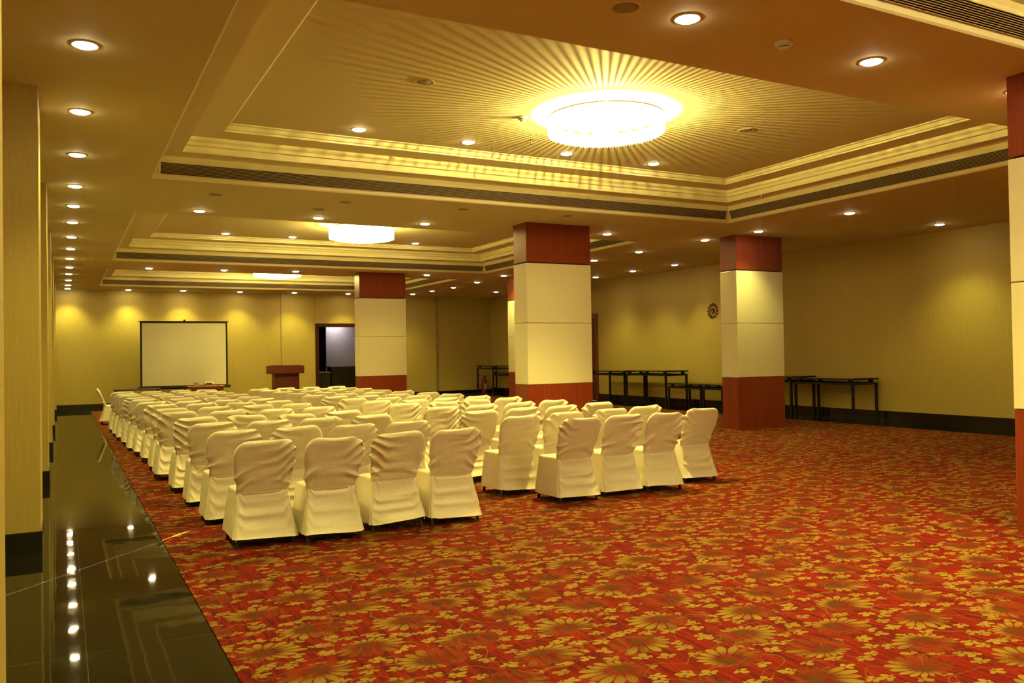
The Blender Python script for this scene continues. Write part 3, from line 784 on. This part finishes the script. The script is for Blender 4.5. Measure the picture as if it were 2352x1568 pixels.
bpy.data.objects['lens'].rotation_euler = (-PI/2, 0, 0); bpy.data.objects['lens'].location = (0.06, 0.105, 0.07)
cbx = MB().bbox(-0.26, -0.155, -0.05, 0.04, 0.0, 0.02).build('power_brick', M_BLACK)
cbx.location = (4.50, 27.6, 0.772); tag(cbx, 'small black power brick beside the projector', 'adapter')
for i, (x, y) in enumerate(((3.60, 27.52), (3.68, 27.55))):
    gl = empty('water_glass', (x, y, 0.772), 0, 'upturned water glass, %s of the pair beside the projector' % ('left' if i == 0 else 'right'), 'glass', 'water glasses')
    MB().lathe([(0.030, 0.0), (0.036, 0.003), (0.033, 0.09), (0.030, 0.13), (0.028, 0.13), (0.030, 0.09), (0.033, 0.005)], n=24, cap=False).build('tumbler', M_GLASS, gl, True)
    MB().lathe([(0.028, 0.10), (0.031, 0.132), (0.010, 0.138)], n=20).build('paper_cap', M_WHITEPL, gl)
# podium
pd = empty('podium', (6.62, 28.55, 0), 0, 'dark red wooden lectern standing left of the open doorway', 'lectern')
MB().bbox(-0.41, 0.41, -0.22, 0.22, 0.008, 1.07, 0.005).build('pedestal', M_PODW, pd)
MB().bbox(-0.34, 0.34, -0.228, -0.219, 0.15, 1.0, 0.003).build('front_panel', M_PODW, pd)
MB().bbox(-0.575, 0.565, -0.30, 0.30, 1.07, 1.335, 0.006).build('desk_box', M_PODW, pd)
MB().loft([[(-0.50, -0.25, 1.335), (0.50, -0.25, 1.335), (0.50, 0.27, 1.335), (-0.50, 0.27, 1.335)], [(-0.50, -0.25, 1.355), (0.50, -0.25, 1.355), (0.50, 0.27, 1.338), (-0.50, 0.27, 1.338)]]).build('reading_top', M_PODW, pd)
# cabinets in the room beyond
cbn = empty('cabinet', (10.0, YW1+1.7, 0), 0, 'dark cabinet seen through the open doorway, in front of grey wall', 'cabinet')
MB().bbox(-0.70, 0.8, -0.3, 0.3, 0.0, 1.18).build('body', M_DARK, cbn)
MB().bbox(-0.74, 0.84, -0.33, 0.33, 1.18, 1.22).build('worktop', M_DARK, cbn)
MB().bbox(-0.64, 0.02, -0.315, -0.30, 0.1, 1.12).build('door', M_DARK, cbn)
MB().bbox(0.06, 0.74, -0.315, -0.30, 0.1, 1.12).build('door', M_DARK, cbn)
cbn = empty('cabinet', (8.75, YW1+1.3, 0), 0, 'lower dark cabinet at the left inside the open doorway', 'cabinet')
MB().bbox(-0.35, 0.38, -0.3, 0.3, 0.0, 1.0).build('body', M_DARK, cbn)
MB().bbox(-0.37, 0.40, -0.33, 0.33, 1.0, 1.03).build('worktop', M_STEEL, cbn)

# ------------------------------------------------------------------ black metal buffet frames along the right wall
def frame_table(x0, x1, y0, y1, z, label, tophang=0.06):
    cx, cy = (x0+x1)/2, (y0+y1)/2
    t = empty('buffet_table', (cx, cy, 0), 0, label, 'table', 'black metal frame tables')
    a, b = (x1-x0)/2, (y1-y0)/2; q = 0.024
    zt = z-0.10
    f = MB().box(-a, a, -b, -b+0.04, zt-0.045, zt).box(-a, a, b-0.04, b, zt-0.045, zt).box(-a, -a+0.04, -b+0.04, b-0.04, zt-0.045, zt).box(a-0.04, a, -b+0.04, b-0.04, zt-0.045, zt)
    f.build('apron_frame', M_BLACK, t)
    for sx in (-1, 1):
        for sy in (-1, 1):
            MB().box(sx*(a-q)-q, sx*(a-q)+q, sy*(b-q)-q, sy*(b-q)+q, 0.0, zt-0.045).build('leg', M_BLACK, t)
            MB().box(sx*(a-0.07)-0.03, sx*(a-0.07)+0.03, sy*(b-0.12)-0.04, sy*(b-0.12)+0.04, zt, z-0.035).build('spacer', M_BLACK, t)
    A, B = a+0.01, b+0.03
    MB().box(-A, A, -B, -B+0.05, z-0.035, z-0.008).box(-A, A, B-0.05, B, z-0.035, z-0.008).box(-A, -A+0.05, -B+0.05, B-0.05, z-0.035, z-0.008).box(A-0.05, A, -B+0.05, B-0.05, z-0.035, z-0.008).box(-A+0.05, A-0.05, -0.03, 0.03, z-0.035, z-0.008).build('top_frame', M_BLACK, t)
    MB().box(-A+0.01, A-0.01, -B+0.01, B-0.01, z-0.008, z-0.001).build('glass_top', M_GLASS, t)
    return t
XA_, XB_ = 14.72, 15.5
frame_table(XA_, XB_, 12.25, 13.87, 0.97, 'black metal frame table right of the right-hand column, nearest the camera')
frame_table(XA_, XB_, 13.96, 15.6, 0.99, 'black metal frame table half hidden behind the right-hand column')
frame_table(XA_, XB_, 17.05, 18.42, 0.74, 'lower black metal frame table left of the right-hand column')
frame_table(XA_, XB_, 15.70, 17.0, 0.74, 'lower black metal frame table behind the right-hand column')
frame_table(XA_, XB_, 18.50, 20.38, 1.07, 'tall black metal frame table left of the lower one')
frame_table(XA_, XB_, 20.44, 22.30, 1.05, 'tall black metal frame table beside the right wall door')
frame_table(XA_-0.1, 15.5, 28.9, 30.3, 1.17, 'black metal frame in the far right corner by the extinguisher')
frame_table(14.3, 15.2, 26.9, 28.3, 0.95, 'lower black metal frame beside the column hidden in the middle')
# fire extinguisher
fe = empty('fire_extinguisher', (15.15, 30.72, 0), 0, 'red fire extinguisher with black hose in the far corner', 'fire extinguisher')
MB().lathe([(0.085, 0.0), (0.10, 0.02), (0.10, 0.52), (0.085, 0.60), (0.04, 0.66), (0.035, 0.70)], n=28).build('cylinder', M_RED, fe, True)
MB().bbox(-0.02, 0.12, -0.015, 0.015, 0.70, 0.74).build('valve_handle', M_BLACK, fe)
MB().tube([(-0.03+0.33*(math.cos(a)-1)*0.5-0.0, -0.05, 0.40+0.36*math.sin(a)) for a in [PI*0.5-PI*k/18*-1 for k in range(0, 19)]], 0.012, 8).build('hose', M_BLACK, fe, True)
MB().box(-0.06, 0.06, -0.104, -0.099, 0.2, 0.42).build('paper_label', M_WHITEPL, fe)
# small socket plate low on the right wall
MB().bbox(XW1-0.012, XW1-0.001, 18.55, 18.72, 0.34, 0.44, 0.003).build('socket_plate', M_WHITEPL)
tag(bpy.data.objects['socket_plate'], 'pale socket plate low on the right wall behind the tables', 'socket')

# ------------------------------------------------------------------ wall clock: twelve shells round a hub
ck = empty('wall_clock', (XW1, 17.56, 2.69), 0, 'round brown petal-edged clock on the right wall', 'clock')
def shell(a):
    b = MB(); rings = []
    for (r, w_) in ((0.125, 0.018), (0.14, 0.034), (0.17, 0.043), (0.20, 0.036), (0.222, 0.008)):
        u = Vector((0, math.cos(a), math.sin(a))); v = Vector((0, -math.sin(a), math.cos(a)))
        rings.append([Vector((-0.004, 0, 0))+u*r-v*w_, Vector((-0.022, 0, 0))+u*r-v*w_*0.5, Vector((-0.022, 0, 0))+u*r+v*w_*0.5, Vector((-0.004, 0, 0))+u*r+v*w_])
    return b.loft(rings).build('petal', M_CLOCK, ck)
for k in range(12): shell(k*PI/6)
hb = MB(); hb.lathe([(0.085, 0.0), (0.085, 0.018), (0.07, 0.026), (0.01, 0.028)], n=28)
h = hb.build('dial', M_CLOCK, ck, True); h.rotation_euler = (0, -PI/2, 0)
for a, l in ((PI*0.72, 0.075), (PI*0.33, 0.055)):
    MB().box(-0.034, -0.030, -0.004, 0.004, -0.01, l).build('hand', M_BRASS, ck).rotation_euler = (a+1.2, 0, 0)
